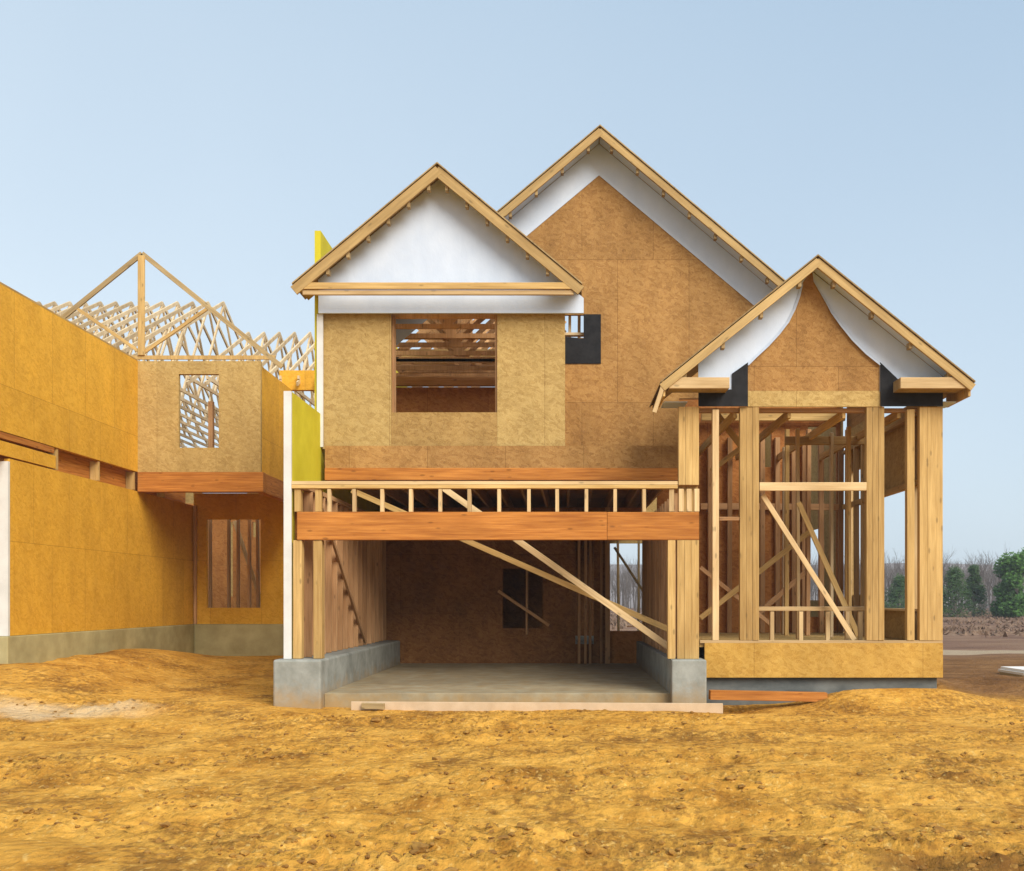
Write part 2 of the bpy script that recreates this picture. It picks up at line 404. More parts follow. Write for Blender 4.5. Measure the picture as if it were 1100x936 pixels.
# crumbs and pits: small dark and pale specks, thick in the churned patches
tf = noise_tex(n, l, mapping(n, l, P, (1, .62, 1)), 15, 3, .6)
fk = n.new("ShaderNodeMapRange"); fk.inputs[1].default_value = .98; fk.inputs[2].default_value = 1.12
l.new(add(mul(tp.outputs['Fac'], .9), tf.outputs['Fac']), fk.inputs[0])
near_c = mixc(n, l, mul(fk.outputs[0], .55), near_c, (.20, .09, .02))
tg = noise_tex(n, l, mapping(n, l, P, (1, .62, 1), (9, 3, 1)), 24, 2, .5)
fg = n.new("ShaderNodeMapRange"); fg.inputs[1].default_value = .60; fg.inputs[2].default_value = .72; l.new(tg.outputs['Fac'], fg.inputs[0])
near_c = mixc(n, l, mul(fg.outputs[0], .5), near_c, (.78, .52, .17))
# damp clods
t3 = n.new("ShaderNodeTexVoronoi"); t3.inputs['Scale'].default_value = 7; l.new(mapping(n, l, P, (1, 1.5, 1)), t3.inputs['Vector'])
# pale dry track at the left
wob = add(s.outputs['Y'], mul(noise_tex(n, l, P, .8, 4).outputs['Fac'], 1.6))
pale = mul(mul(mrange(wob, 13.5, 14.0), mrange(wob, 14.7, 14.1)), mrange(s.outputs['X'], -5.0, -6.2))
near_c = mixc(n, l, mul(pale, .6), near_c, (.70, .56, .36))
# beyond the graded pad: brown turned soil, then a rusty field with a pale lane
wob2 = add(s.outputs['Y'], mul(noise_tex(n, l, P, .5, 4).outputs['Fac'], 2.2))
brn = noise_tex(n, l, mapping(n, l, P, (.6, 1.2, 1)), 1.3, 8, .65)
rb = ramp(n, [(.3, (.10, .045, .016)), (.55, (.22, .11, .04)), (.75, (.33, .19, .08))]); l.new(brn.outputs['Fac'], rb.inputs[0])
c = mixc(n, l, mul(mrange(wob2, 16.3, 17.3), mrange(s.outputs['X'], 5.0, 6.0)), near_c, rb.outputs[0])
fld = noise_tex(n, l, mapping(n, l, P, (.12, .35, 1)), 1.2, 8, .7)
rf = ramp(n, [(.32, (.10, .052, .035)), (.5, (.20, .115, .075)), (.7, (.30, .20, .12))]); l.new(fld.outputs['Fac'], rf.inputs[0])
c = mixc(n, l, mrange(s.outputs['Y'], 25, 31), c, rf.outputs[0])
wob3 = add(s.outputs['Y'], mul(noise_tex(n, l, P, .25, 3).outputs['Fac'], 3))
lane = mul(mul(mrange(wob3, 29.8, 30.4), mrange(wob3, 33, 32.4)), .8)
c = mixc(n, l, lane, c, (.42, .33, .22))
l.new(c, b.inputs['Base Color'])
hb = add(add(mul(t2.outputs['Fac'], .7), mul(t3.outputs['Distance'], .45)), mul(tq.outputs['Fac'], .6))
bump(n, l, b, add(hb, mul(tf.outputs['Fac'], -.5)), .9, .06)
ground = mesh('dirt_ground', V, Fc, mg); ground['kind'] = 'structure'
for p in ground.data.polygons: p.use_smooth = True

# ------------------------------------------------------------------ MAIN HOUSE
Y0, Y1, YM, YB = 14.3, 16.1, 17.5, 14.8       # garage front, upper wing wall, middle gable wall, entry bay wall
H = Thing('unfinished_house', 'half built gabled house with open garage bay and bare studs, standing mid lot', 'house', (-.9, Y0, 0))

# --- concrete
fo = box('foundation', PX(297, Y0), -3.34, 14.12, 21.0, -.3, .68, 'concrete', H, bevel=.03)
box('garage_slab', -3.338, 1.50, 14.3, 21.0, -.3, .20, 'slab', H, bevel=.01)
box('concrete_pier', PX(720, Y0), PX(757, Y0), 14.1, 14.62, -.3, .68, 'concrete', H, bevel=.02)
box('foundation', 1.503, 1.975, 14.623, 21.0, -.3, .66, 'concrete', H, bevel=.01)
box('foundation', 2.02, 5.44, 14.90, 22.0, -.3, .375, 'concrete_shaded', H, bevel=.01)
box('foundation', -3.9, 5.4, 21.003, 27.0, -.3, .66, 'concrete', H)

# --- party wall at the left: yellow sheathing, white wrapped end
box('fire_wall', -3.895, -3.80, 14.33, 16.06, .683, 4.42, 'yellow', H)
box('wrap_edge', -3.90, -3.795, 14.285, 14.327, .683, 4.42, 'edge', H)
box('fire_wall', -3.90, -3.805, 16.065, 25.0, .683, 7.30, 'yellow', H)
box('wrap_edge', PX(340, 16.0), PX(346.5, 16.0), 16.02, 16.062, 3.9, 5.98, 'edge', H)

# --- garage front frame
for x in (PX(319, Y0), PX(341, Y0)):
    vstud('stud', x, Y0 + .09, .683, 2.34, 'wood', H, .12, .14)
    vstud('stud', x, Y0 + .09, 2.74, 3.06, 'wood', H, .09, .12)
for i, (x0, x1) in enumerate(((717.5, 725.5), (727.5, 751))):
    plies('post', PX(x0, Y0), PX(x1, Y0), Y0 + .01, Y0 + .15, .683, 2.34, 1 + 2 * i, 'wood', H)
for px in (722, 732, 741, 749):
    vstud('stud', PX(px, Y0), Y0 + .08, 2.74, 3.06, 'wood_pale', H, .07, .11)
board('header', (PX(319, Y0), Y0 + .07, 2.54), (PX(652, Y0), Y0 + .07, 2.54), .39, .14, 'lvl', H)
board('header', (PX(652.3, Y0), Y0 + .073, 2.539), (PX(751, Y0), Y0 + .073, 2.539), .387, .138, 'lvl', H)
board('top_plate', (PX(313, Y0), Y0 + .06, 3.0875), (PX(728, Y0), Y0 + .06, 3.0875), .05, .12, 'wood', H)
board('top_plate', (PX(313, Y0), Y0 + .062, 3.14), (PX(728, Y0), Y0 + .062, 3.14), .05, .12, 'wood_pale', H)
for px in (353, 380, 410, 441, 472.5, 504, 536, 568, 598.5, 630, 661, 692):
    vstud('cripple', PX(px, Y0), Y0 + .06, 2.735, 3.06, 'wood_pale', H, .05, .10)

# --- garage interior
for i in range(16):
    vstud('stud', -3.68, 14.75 + .41 * i, .683, 3.06, 'wood_red', H, .13, .04)
board('top_plate', (-3.68, 14.5, 3.10), (-3.68, 21, 3.10), .13, .07, 'wood_red', H)
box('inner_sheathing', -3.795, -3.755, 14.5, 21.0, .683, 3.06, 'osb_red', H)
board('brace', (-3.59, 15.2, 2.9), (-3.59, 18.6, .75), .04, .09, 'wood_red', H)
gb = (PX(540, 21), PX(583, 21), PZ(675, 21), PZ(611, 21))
wall('partition', -3.75, PX(655, 21), .205, 3.40, 21.0, 21.1, [gb, (PX(618, 21), PX(638, 21), .6, 3.0)], 'osb_shaded', H)
box('partition', PX(650, 21), PX(655, 21), 20.88, 20.98, .205, 3.4, 'wood_red', H)
box('partition', PX(655.2, 21), PX(694, 21), 21.0, 21.1, .205, PZ(678, 21), 'osb_red', H)
box('partition', PX(655.2, 21), PX(694, 21), 21.0, 21.1, PZ(576, 21), 3.4, 'osb_red', H)
for px in (622, 629, 634, 646): vstud('stud', PX(px, 20.9), 20.93, .2, 3.3, 'wood_red', H, .05, .1)
vstud('stud', PX(566, 20.9), 20.93, .8, 2.2, 'wood_red', H, .04, .08)
board('brace', (PX(535, 20.8), 20.8, PZ(635, 20.8)), (PX(590, 20.8), 20.8, PZ(672, 20.8)), .06, .04, 'wood_red', H)
board('brace', (PX(660, 22), 22, PZ(588, 22)), (PX(694, 22), 22, PZ(640, 22)), .05, .04, 'wood_grey', H)
vstud('stud', PX(664, 23), 23, .66, 3.3, 'wood_pale', H, .05, .09)
vstud('stud', PX(686, 24), 24, .66, 3.3, 'wood_grey', H, .05, .09)
# right side wall of the garage
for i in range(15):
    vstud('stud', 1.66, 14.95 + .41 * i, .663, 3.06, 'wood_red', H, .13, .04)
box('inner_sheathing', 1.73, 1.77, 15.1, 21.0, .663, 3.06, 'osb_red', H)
# second floor over the back of the garage
box('floor_deck', -3.79, 1.9, 17.62, 27.0, 3.66, 3.70, 'osb_red', H)
box('floor_deck', -3.79, .02, 16.26, 17.615, 3.66, 3.70, 'osb_red', H)
for i in range(14):
    x = -3.6 + .41 * i
    board('joist', (x, 16.2 if x < 1.8 else 17.7, 3.535), (x, 27, 3.535), .045, .24, 'wood_red', H)
# long temporary braces across the opening
board('brace', (PX(721, 14.62), 14.62, PZ(697, 14.62)), (PX(470, 15.9), 15.9, PZ(520, 15.9)), .092, .04, 'wood_pale', H)
board('brace', (PX(720, 14.95), 14.95, PZ(677, 14.95)), (PX(378, 16.0), 16.0, PZ(527, 16.0)), .085, .04, 'wood', H)

# --- band over the garage: sheathing and a laminated beam
YK = 15.98
box('rim_sheathing', PX(349, YK), PX(728, YK), YK, YK + .06, PZ(503, YK) + .002, PZ(479, YK), 'osb_brown', H)
board('floor_beam', (PX(349, YK), YK + .09, PZ(509.5, YK)), (PX(728, YK), YK + .09, PZ(509.5, YK)), PZ(503, YK) - PZ(516, YK), .22, 'lvl', H)

# --- upper wing wall with its window opening
wx0, wx1 = PX(420, Y1), PX(534, Y1)
box('sheathing', PX(346.5, Y1), wx0 - .002, Y1, Y1 + .09, 3.88, 6.10, 'osb', H)
box('sheathing', wx1 + .002, PX(607, Y1), Y1, Y1 + .09, 3.88, 6.10, 'osb', H)
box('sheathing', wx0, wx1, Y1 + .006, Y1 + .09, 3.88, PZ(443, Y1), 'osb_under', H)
for x in (wx0 + .02, wx1 - .02): vstud('stud', x, Y1 + .15, 3.9, 6.0, 'wood_red', H, .04, .11)
board('window_sill', (wx0, Y1 + .15, PZ(443, Y1) - .02), (wx1, Y1 + .15, PZ(443, Y1) - .02), .04, .11, 'wood', H)
box('side_sheathing', PX(607, Y1) - .06, PX(607, Y1) - .002, Y1 + .092, YM, 3.88, 6.0, 'osb', H)
# partition seen through the window
YP = 20.6
wall('partition', -3.78, .9, 3.71, PZ(416, YP), YP, YP + .1, [], 'osb_red', H)
board('top_plate', (-3.78, YP, PZ(410, YP)), (.9, YP, PZ(410, YP)), .18, .16, 'wood_warm', H)
board('top_plate', (-3.78, YP - .4, PZ(399, YP)), (.9, YP - .4, PZ(399, YP)), .06, .12, 'wood_red', H)

# --- gable roofs
def gable_roof(cx, apex, half, slope, yf, yb, soffit, over, lookouts, thick=.03, rake=.15, rm='rake', look_y=None, dropped=0):
    """two sheathed planes (one mesh) with rake boards, white soffit and lookouts as sub-parts"""
    ez = apex - half * slope
    c = math.cos(math.atan(slope)); up = thick / c
    out = [(cx - half, ez), (cx, apex), (cx + half, ez), (cx + half, ez + up), (cx, apex + up), (cx - half, ez + up)]
    rf_ = prism('gable_roof', [out[i] for i in (0, 1, 2, 3, 4, 5)], yf + .045, yb, 'osb', H)
    dr = rake / c
    for sgn in (-1, 1):
        pts = [(cx, apex + up + .01), (cx + sgn * (half + .03), ez + up + .01 - .03 * slope), (cx + sgn * (half + .03), ez - .03 * slope + up - dr), (cx, apex + up - dr)]
        board('rake_board', (cx + sgn * (half + .03), yf + .021 + (.002 if sgn > 0 else 0), ez + up - dr / 2 - .03 * slope), (cx - sgn * .02, yf + .021 + (.002 if sgn > 0 else 0), apex + up - dr / 2 + .02 * slope), rake, .042, rm, H, rf_)
        pts = [(cx, apex + up + .035), (cx + sgn * (half + .05), ez + up + .035 - .05 * slope), (cx + sgn * (half + .05), ez + up + .013 - .05 * slope), (cx, apex + up + .013)]
        prism('drip_edge', pts, yf - .02, yb, 'wood_grey', H, rf_)
        if soffit:
            d = dropped
            pts = [(cx + sgn * .01, apex - .012 - d), (cx + sgn * half, ez - .012 - d), (cx + sgn * half, ez - .026 - d), (cx + sgn * .01, apex - .026 - d)]
            prism('soffit', pts, yf + .045, yf + over, soffit, H, rf_)
        for k in range(lookouts):
            t = (k + .45) / lookouts
            x = cx + sgn * half * t; z = apex - half * t * slope - dr + .02
            board('lookout', (x, yf + .045, z), (x, yf + .16, z), .05, .09, 'wood_grey', H, rf_)
    return rf_

# left wing gable
CX1, AP1, SL1, YF1 = -1.92, 8.10, .832, 15.6
r1_ = gable_roof(CX1, AP1, 2.16, SL1, YF1, 16.4, None, .36, 7)
wr = [(PX(342, 15.95), 5.975), (PX(627, 15.95), 5.975), (PX(627, 15.95), 6.24), (CX1, AP1 - .03), (PX(342, 15.95), 6.24)]
# the wrapped wall follows the rafters
hw = PX(627, 15.95) - CX1
wr[2] = (PX(627, 15.95), AP1 - .03 - hw * SL1); wr[4] = (PX(342, 15.95), AP1 - .03 - (CX1 - PX(342, 15.95)) * SL1)
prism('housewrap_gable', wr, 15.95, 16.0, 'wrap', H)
board('cornice_board', (CX1 - 2.14, YF1 + .03, 6.295), (CX1 + 2.14, YF1 + .03, 6.295), .10, .05, 'wood', H)
board('cornice_board', (CX1 - 2.06, YF1 + .055, 6.20), (CX1 + 2.08, YF1 + .055, 6.20), .07, .05, 'wood_pale', H)
for k in range(9):                      # trusses behind, open to the sky
    y = 16.35 + .61 * k
    t = []
    m_ = [((CX1 - 1.85, 6.04), (CX1 + 1.95, 6.04)), ((CX1 - 1.95, 6.25), (CX1, AP1 - .10)), ((CX1 + 1.95, 6.25), (CX1, AP1 - .10)),
          ((CX1, 6.04), (CX1, AP1 - .12)), ((CX1, 6.06), (CX1 - 1.0, 7.0)), ((CX1, 6.06), (CX1 + 1.0, 7.0))]
    V2, F2 = [], []
    for (a, b_) in m_:
        d = Vector((b_[0] - a[0], b_[1] - a[1])).normalized(); nrm = Vector((-d.y, d.x)) * .04
        kk = len(V2)
        for yy in (y, y + .038):
            V2 += [(a[0] + nrm.x, yy, a[1] + nrm.y), (b_[0] + nrm.x, yy, b_[1] + nrm.y), (b_[0] - nrm.x, yy, b_[1] - nrm.y), (a[0] - nrm.x, yy, a[1] - nrm.y)]
        F2 += [tuple(kk + t_ for t_ in f) for f in [(0, 1, 2, 3), (7, 6, 5, 4), (0, 4, 5, 1), (1, 5, 6, 2), (2, 6, 7, 3), (3, 7, 4, 0)]]
        y += .0007
    mesh('roof_truss', V2, F2, 'wood_warm', H)
for k in range(5):
    board('purlin', (CX1 - 1.9, 18.8 + .5 * k, 6.32), (CX1 + 1.9, 18.8 + .5 * k, 6.32), .05, .09, 'wood', H)

# middle gable
CX2, AP2, SL2, YF2 = .612, 9.32, .84, 17.0
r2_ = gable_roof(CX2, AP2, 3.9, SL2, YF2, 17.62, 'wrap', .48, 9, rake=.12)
def under(x, cx, ap, sl, d): return ap - d - abs(x - cx) * sl
XL2, XR2 = -3.25, 4.45
prism('sheathing', [(-.05, 3.72), (1.98, 3.72), (1.98, 4.95), (XR2, 4.95), (XR2, under(XR2, CX2, AP2, SL2, .06)), (CX2, AP2 - .06), (-2.6, under(-2.6, CX2, AP2, SL2, .06)), (-.05, 6.41), (-.05, PZ(338, YM)), (PX(627, YM), PZ(338, YM)), (PX(627, YM), PZ(363, YM)), (-.05, PZ(363, YM))], YM, YM + .09, 'osb_brown', H)
for sgn in (-1, 1):
    e = 3.7
    prism('housewrap_strip', [(CX2, AP2 - .028), (CX2 + sgn * e, AP2 - .028 - e * SL2), (CX2 + sgn * e, AP2 - .56 - e * SL2), (CX2, AP2 - .56)], YM - .012, YM - .002, 'wrap', H)
for k in range(8):
    y = 19.4 + .95 * k
    tr = [((CX2 - 3.9, AP2 - 3.9 * SL2), (CX2, AP2)), ((CX2 + 3.9, AP2 - 3.9 * SL2), (CX2, AP2))]
    V2, F2 = [], []
    for i, (a, b_) in enumerate(tr):
        d = Vector((b_[0] - a[0], b_[1] - a[1])).normalized(); nrm = Vector((-d.y, d.x)) * .07
        kk = len(V2)
        for yy in (y + .001 * i, y + .04 + .001 * i):
            V2 += [(a[0] + nrm.x, yy, a[1] + nrm.y), (b_[0] + nrm.x, yy, b_[1] + nrm.y), (b_[0] - nrm.x, yy, b_[1] - nrm.y), (a[0] - nrm.x, yy, a[1] - nrm.y)]
        F2 += [tuple(kk + t_ for t_ in f) for f in [(0, 1, 2, 3), (7, 6, 5, 4), (0, 4, 5, 1), (1, 5, 6, 2), (2, 6, 7, 3), (3, 7, 4, 0)]]
    for (x0_, x1_, z0_, z1_) in ((-3.2, 1.9, 6.02, 6.11),):
        kk = len(V2)
        V2 += [(x, yy, z) for x in (x0_, x1_) for yy in (y, y + .04) for z in (z0_, z1_)]
        F2 += [tuple(kk + t_ for t_ in f) for f in [(0, 1, 3, 2), (4, 6, 7, 5), (0, 4, 5, 1), (2, 3, 7, 6), (0, 2, 6, 4), (1, 5, 7, 3)]]
    mesh('roof_truss', V2, F2, 'wood_warm', H)
# black felt corner beside the wing
bx = lambda px: PX(px, YM)
bz = lambda py: PZ(py, YM)
prism('felt_patch', [(bx(605), bz(391)), (bx(645.5), bz(391)), (bx(645.5), bz(338)), (bx(627), bz(338)), (bx(627), bz(364)), (bx(605), bz(362))], YM - .016, YM - .004, 'tar', H)
vstud('stud', PX(612, 17.8), 17.8, 5.6, 6.6, 'wood_cream', H, .05, .09)
vstud('stud', PX(622, 18.3), 18.3, 5.6, 6.6, 'wood_cream', H, .05, .09)
board('rail', (-.3, 17.68, PZ(360, 17.7)), (.5, 17.68, PZ(360, 17.7)), .05, .09, 'wood_cream', H)

# --- entry bay
bX = lambda px: PX(px, YB)
bZ = lambda py: PZ(py, YB)
DK = bZ(691)
box('rim_sheathing', bX(757), bX(1013), YB, YB + .05, bZ(728), DK, 'osb_rim', H)
box('rim_sheathing', bX(1013) - .05, bX(1013) - .002, YB + .052, 21.9, bZ(728), DK, 'osb_rim', H)
box('floor_deck', bX(752), bX(1013), YB + .053, 21.0, DK - .06, DK - .004, 'osb', H)
board('sole_plate', (bX(752), YB + .06, DK + .018), (bX(1013), YB + .06, DK + .018), .04, .10, 'wood_pale', H)
PT = bZ(437)
def bstud(nm, px0, px1, z0, z1, nply, mat='wood', y=YB, dep=.11):
    return plies(nm, bX(px0), bX(px1), y + .004, y + dep, z0, z1, nply, mat, H)
bstud('post', 729, 751, 3.17, PT, 3)
plies('post', PX(730, YB), PX(751, YB), YB + .12, YB + .23, .87, 3.16, 2, 'wood', H)
bstud('stud', 765.5, 772.5, DK + .04, PT - .04, 1, 'wood_pale')
bstud('post', 795, 815.5, DK + .04, PT, 3)
bstud('post', 931, 950, DK + .04, PT, 3)
bstud('stud', 974.5, 982.5, DK + .04, PT - .04, 1)
bstud('post', 988, 1013, DK + .04, PT, 3)
board('top_plate', (bX(752), YB + .16, PT - .03), (bX(1012), YB + .16, PT - .03), .06, .09, 'wood_red', H)
board('rail', (bX(816), YB + .05, bZ(522.5)), (bX(931), YB + .05, bZ(522.5)), .12, .10, 'wood_pale', H)
board('rail', (bX(773), YB + .06, bZ(557)), (bX(795), YB + .06, bZ(557)), .05, .08, 'wood_red', H)
box('header', bX(803), bX(945), YB - .008, YB + .05, PT, bZ(420) - .003, 'osb', H)
# low framed wall just inside
yk = YB + .35
board('rail', (PX(808, yk), yk, PZ(654, yk)), (PX(936, yk), yk, PZ(654, yk)), .06, .09, 'wood_pale', H)
for px in (829, 860, 889, 910, 924):
    vstud('stud', PX(px, yk), yk, DK, PZ(657, yk), 'wood_pale', H, .06, .07)
board('brace', (PX(819, YB + .16), YB + .16, bZ(531)), (PX(918, YB + .2), YB + .2, bZ(688)), .075, .038, 'wood_pale', H)
board('brace', (PX(858, 16.2), 16.2, PZ(540, 16.2)), (PX(922, 15.6), 15.6, PZ(684, 15.6)), .08, .04, 'wood', H)
board('brace', (PX(752, 17.5), 17.5, PZ(664, 17.5)), (PX(872, 17.5), 17.5, PZ(570, 17.5)), .09, .04, 'wood', H)
board('brace', (PX(800, 18), 18, PZ(672, 18)), (PX(868, 18), 18, PZ(612, 18)), .09, .04, 'wood_red', H)
board('brace', (PX(752, 17.6), 17.6, PZ(610, 17.6)), (PX(830, 17.6), 17.6, PZ(672, 17.6)), .07, .04, 'wood_red', H)
board('brace', (PX(766, 16.2), 16.2, PZ(440, 16.2)), (PX(806, 16.2), 16.2, PZ(492, 16.2)), .10, .04, 'wood', H)
board('brace', (PX(764, 16.6), 16.6, PZ(506, 16.6)), (PX(800, 16.6), 16.6, PZ(478, 16.6)), .08, .04, 'wood', H)
for px, Y, mt in ((857, 16.6, 'wood_pale'), (893, 17.0, 'wood_cream'), (912, 16.4, 'wood'), (842, 18.6, 'wood_cream')):
    vstud('stud', PX(px, Y), Y, DK, 4.28, mt, H, .05, .09)
# back of the entry room: boarded partition with a doorway and gaps
YR = 19.6
rx = lambda px: PX(px, YR)
rz = lambda py: PZ(py, YR)
wall('partition', 1.80, rx(903), DK, 5.45, YR, YR + .09, [(rx(821), rx(829), rz(502), rz(464)), (rx(868), rx(899), DK + .3, rz(458))], 'osb_red', H)
for px in (762, 783, 818, 834, 852, 863, 881, 902):
    vstud('stud', rx(px), YR - .07, DK, 4.6, 'wood_red', H, .09, .10)
board('rail', (rx(752), YR - .08, rz(545)), (rx(900), YR - .08, rz(545)), .12, .06, 'wood_red', H)
board('top_plate', (rx(752), YR - .16, rz(450)), (rx(905), YR - .16, rz(450)), .14, .09, 'wood', H)
for px in (845, 868, 910):
    vstud('stud', PX(px, 18.0), 18.0, DK, 4.5, 'wood' if px != 868 else 'wood_red', H, .07, .09)
board('ceiling_joist', (rx(812), 17.0, 4.15), (PX(945, 17), 17.0, 4.15), .14, .05, 'wood', H)
for k in range(4):
    board('ceiling_joist', (2.5 + .8 * k, 14.95, 4.22), (2.5 + .8 * k, 19.5, 4.22), .05, .12, 'wood', H)
# back room walls
wall('partition', -3.75, 1.0, .67, 3.5, 24.0, 24.1, [], 'osb_shaded', H)
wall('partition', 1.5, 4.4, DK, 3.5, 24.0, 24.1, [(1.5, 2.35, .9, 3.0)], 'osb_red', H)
# right side wall: boarded above and below an opening
XS = bX(1010)
wall('side_sheathing', YB + .12, 19.5, DK, 4.72, XS - .05, XS, [(YB + .13, 17.4, DK + .45, 3.30), (YB + .13, 17.46, 4.55, 4.8), (18.6, 19.1, 1.6, 3.9)], 'osb', H, None, 'X')
box('side_sheathing', XS - .05, XS - .002, 17.47, 19.5, 4.723, 5.5, 'osb_brown', H)
for y in (15.5, 15.95, 16.4, 17.3, 17.75, 18.2, 18.65, 19.1):
    if y not in (15.95, 16.4): vstud('stud', XS - .11, y, DK, 4.3, 'wood_pale', H, .10, .04)
board('rail', (XS - .1, YB + .2, 3.27), (XS - .1, 19.5, 3.27), .09, .09, 'wood', H)
board('rail', (XS - .1, YB + .2, DK + .47), (XS - .1, 17.4, DK + .47), .09, .04, 'wood_pale', H)
board('top_plate', (XS - .1, YB + .2, 4.30), (XS - .1, 19.5, 4.30), .10, .06, 'wood', H)
board('brace', (XS - .2, 16.9, 3.3), (XS - .2, 17.2, 1.0), .08, .04, 'wood_grey', H)

# bay gable: sheathing, white wrap cut in two curves, black felt corners
CX3, AP3, SL3, YF3 = 3.58, 6.29, .805, 14.4
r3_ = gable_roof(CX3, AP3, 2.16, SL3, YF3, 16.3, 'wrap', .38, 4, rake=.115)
zt = lambda x: under(x, CX3, AP3, SL3, .028)
prism('sheathing', [(bX(803), bZ(420)), (bX(945), bZ(420)), (bX(945), zt(bX(945))), (CX3, AP3 - .05), (bX(803), zt(bX(803)))], YB, YB + .05, 'osb_brown', H)
cl = [(803, 393), (812, 384), (824, 373), (836, 360), (846, 347), (853, 333), (858, 319), (861, 306)]
cr = [(945, 393), (930, 381), (915, 366), (903, 351), (893, 337), (885, 322), (878, 310), (874, 303)]
for pts, far, s_ in ((cl, 750, -1), (cr, 1012, 1)):
    P_ = [(bX(a), bZ(c_)) for a, c_ in pts]
    xf = bX(far); q = P_ + [(CX3 + s_ * .02, zt(CX3 + s_ * .02)), (xf, zt(xf)), (xf, bZ(421)), (P_[0][0], bZ(421))]
    prism('housewrap_gable', q, YB - .012, YB - .002, 'wrap', H)
    # the cut edge curls outwards a little: a thin folded strip along it
    V2, F2 = [], []
    for i, (x, z) in enumerate(P_):
        V2 += [(x, YB - .014, z), (x - s_ * .012, YB - .05, z - .004), (x + s_ * .02, YB - .022, z + .01)]
    for i in range(len(P_) - 1):
        a = 3 * i; F2 += [(a, a + 3, a + 4, a + 1), (a + 1, a + 4, a + 5, a + 2)]
    mesh('wrap_fold', V2, F2, 'wrap', H)
prism('felt_patch', [(bX(p), bZ(q)) for p, q in ((803, 390), (803, 437), (750, 437), (750, 419), (786, 419), (786, 402))], YB - .035, YB - .018, 'tar', H)
prism('felt_patch', [(bX(p), bZ(q)) for p, q in ((945, 390), (968, 412), (1012, 421), (1012, 437), (945, 437))], YB - .035, YB - .018, 'tar', H)
fX = lambda px: PX(px, YF3)
fZ = lambda py: PZ(py, YF3)
for a, c_ in ((719, 784), (968, 1038)):
    yc_, zc_ = YF3 + .205, (fZ(417) + fZ(405)) / 2
    rb_ = box('cornice_return', fX(a) + .004, fX(c_) - .004, YF3 + .06, YF3 + .36, fZ(416.5), fZ(405), 'wood_grey', H)
    board('fascia_board', (fX(a), YF3 + .04, zc_), (fX(c_), YF3 + .04, zc_), fZ(405) - fZ(417), .036, 'wood_pale', H).parent = rb_
for s_ in (-1, 1):
    x = CX3 + s_ * 2.14
    box('eave_board', min(x, x + s_ * .03), max(x, x + s_ * .03), YF3 + .05, 15.3, 4.38, 4.55, 'wood', H)
    box('eave_soffit', min(x - s_ * .02, CX3 + s_ * 1.78), max(x - s_ * .02, CX3 + s_ * 1.78), YF3 + .45, 15.3, 4.37, 4.385, 'wrap', H)
board('loose_fascia', (fX(714), YF3 + .02, fZ(409)), (fX(703), YF3 + .03, fZ(443)), .06, .03, 'wood_pale', H)

# rear outside walls of the house, with openings
wall('rear_sheathing', -3.79, 5.35, .66, 3.4, 27.0, 27.09, [(.9, 2.6, .67, 3.0), (-2.4, -1.2, 1.4, 2.8), (3.6, 5.0, 1.2, 3.1)], 'osb', H)
wall('rear_sheathing', -3.79, 5.35, 3.72, 6.0, 27.0, 27.09, [(-3.2, -1.2, 4.4, 5.9), (.4, 2.0, 4.4, 5.6)], 'osb', H)
wall('side_sheathing', 19.6, 27.0, .9, 6.0, 5.30, 5.36, [(21, 22.4, 1.5, 3.0), (24, 25.2, 1.5, 3.0)], 'osb', H, None, 'X')

# ------------------------------------------------------------------ LEFT HOUSE
G = Thing('neighbouring_house', 'golden sheathed two storey house shell with open roof trusses, cut off at the left edge', 'house', (-9, 17, 0))
XW = -8.79
YC, YU, YL = 16.2, 21.15, 24.35
box('foundation', -16, XW + .03, YC - .05, YL + 3.5, -.3, .93, 'concrete_tan', G, bevel=.015)
box('foundation', XW + .033, -5.9, YL - .06, YL + 3.5, -.3, .93, 'concrete_tan', G, bevel=.015)
box('sheathing', XW - .09, XW, YC + .06, YL, .935, 3.75, 'osb_gold', G)
box('wrap_edge', XW - .25, XW + .006, YC, YC + .057, .935, 3.70, 'edge', G)
vstud('stud', XW - .35, YC + .05, .94, 3.7, 'wood_pale', G, .12, .12)
board('header', (-15, YC + .08, 3.52), (XW - .3, YC + .08, 3.52), .3, .12, 'lvl', G)
wall('sheathing', XW + .002, -5.8, .935, 4.045, YL, YL + .09, [(PX(222, YL), PX(280, YL), PZ(653, YL), PZ(558, YL))], 'osb_gold', G)
vstud('corner_stud', XW + .06, YL - .04, .94, 3.75, 'wood_red', G, .06, .07)
for px in (226, 246, 256, 268, 277):
    vstud('stud', PX(px, YL + .6), YL + .6, 1.0, 3.7, 'wood_red', G, .06, .09)
board('brace', (PX(252, 25.3), 25.3, PZ(560, 25.3)), (PX(282, 25.3), 25.3, PZ(650, 25.3)), .09, .04, 'wood_pale', G)
wall('partition', -14, -5.4, .93, 4.1, 27.5, 27.6, [(PX(245, 27.5), PX(250, 27.5), 1.6, 3.6), (PX(271, 27.5), PX(278, 27.5), 3.2, 3.6)], 'osb_red', G)
# floor band between the storeys
board('floor_beam', (XW - .24, 14.0, 4.03), (XW - .24, YL, 4.03), .1, .5, 'lvl', G)
box('rim_sheathing', XW - .045, XW - .005, 13.9, PX(605 - 0, 1) + 17.75, 3.78, 4.0, 'osb_gold', G)
for y in (17.8, 19.4, 21.0, 22.6):
    box('blocking', XW - .18, XW - .012, y, y + .05, 3.77, 4.13, 'wood', G)
board('floor_plate', (XW - .03, 13.9, 4.09), (XW - .03, 17.7, 4.09), .05, .10, 'lvl', G)
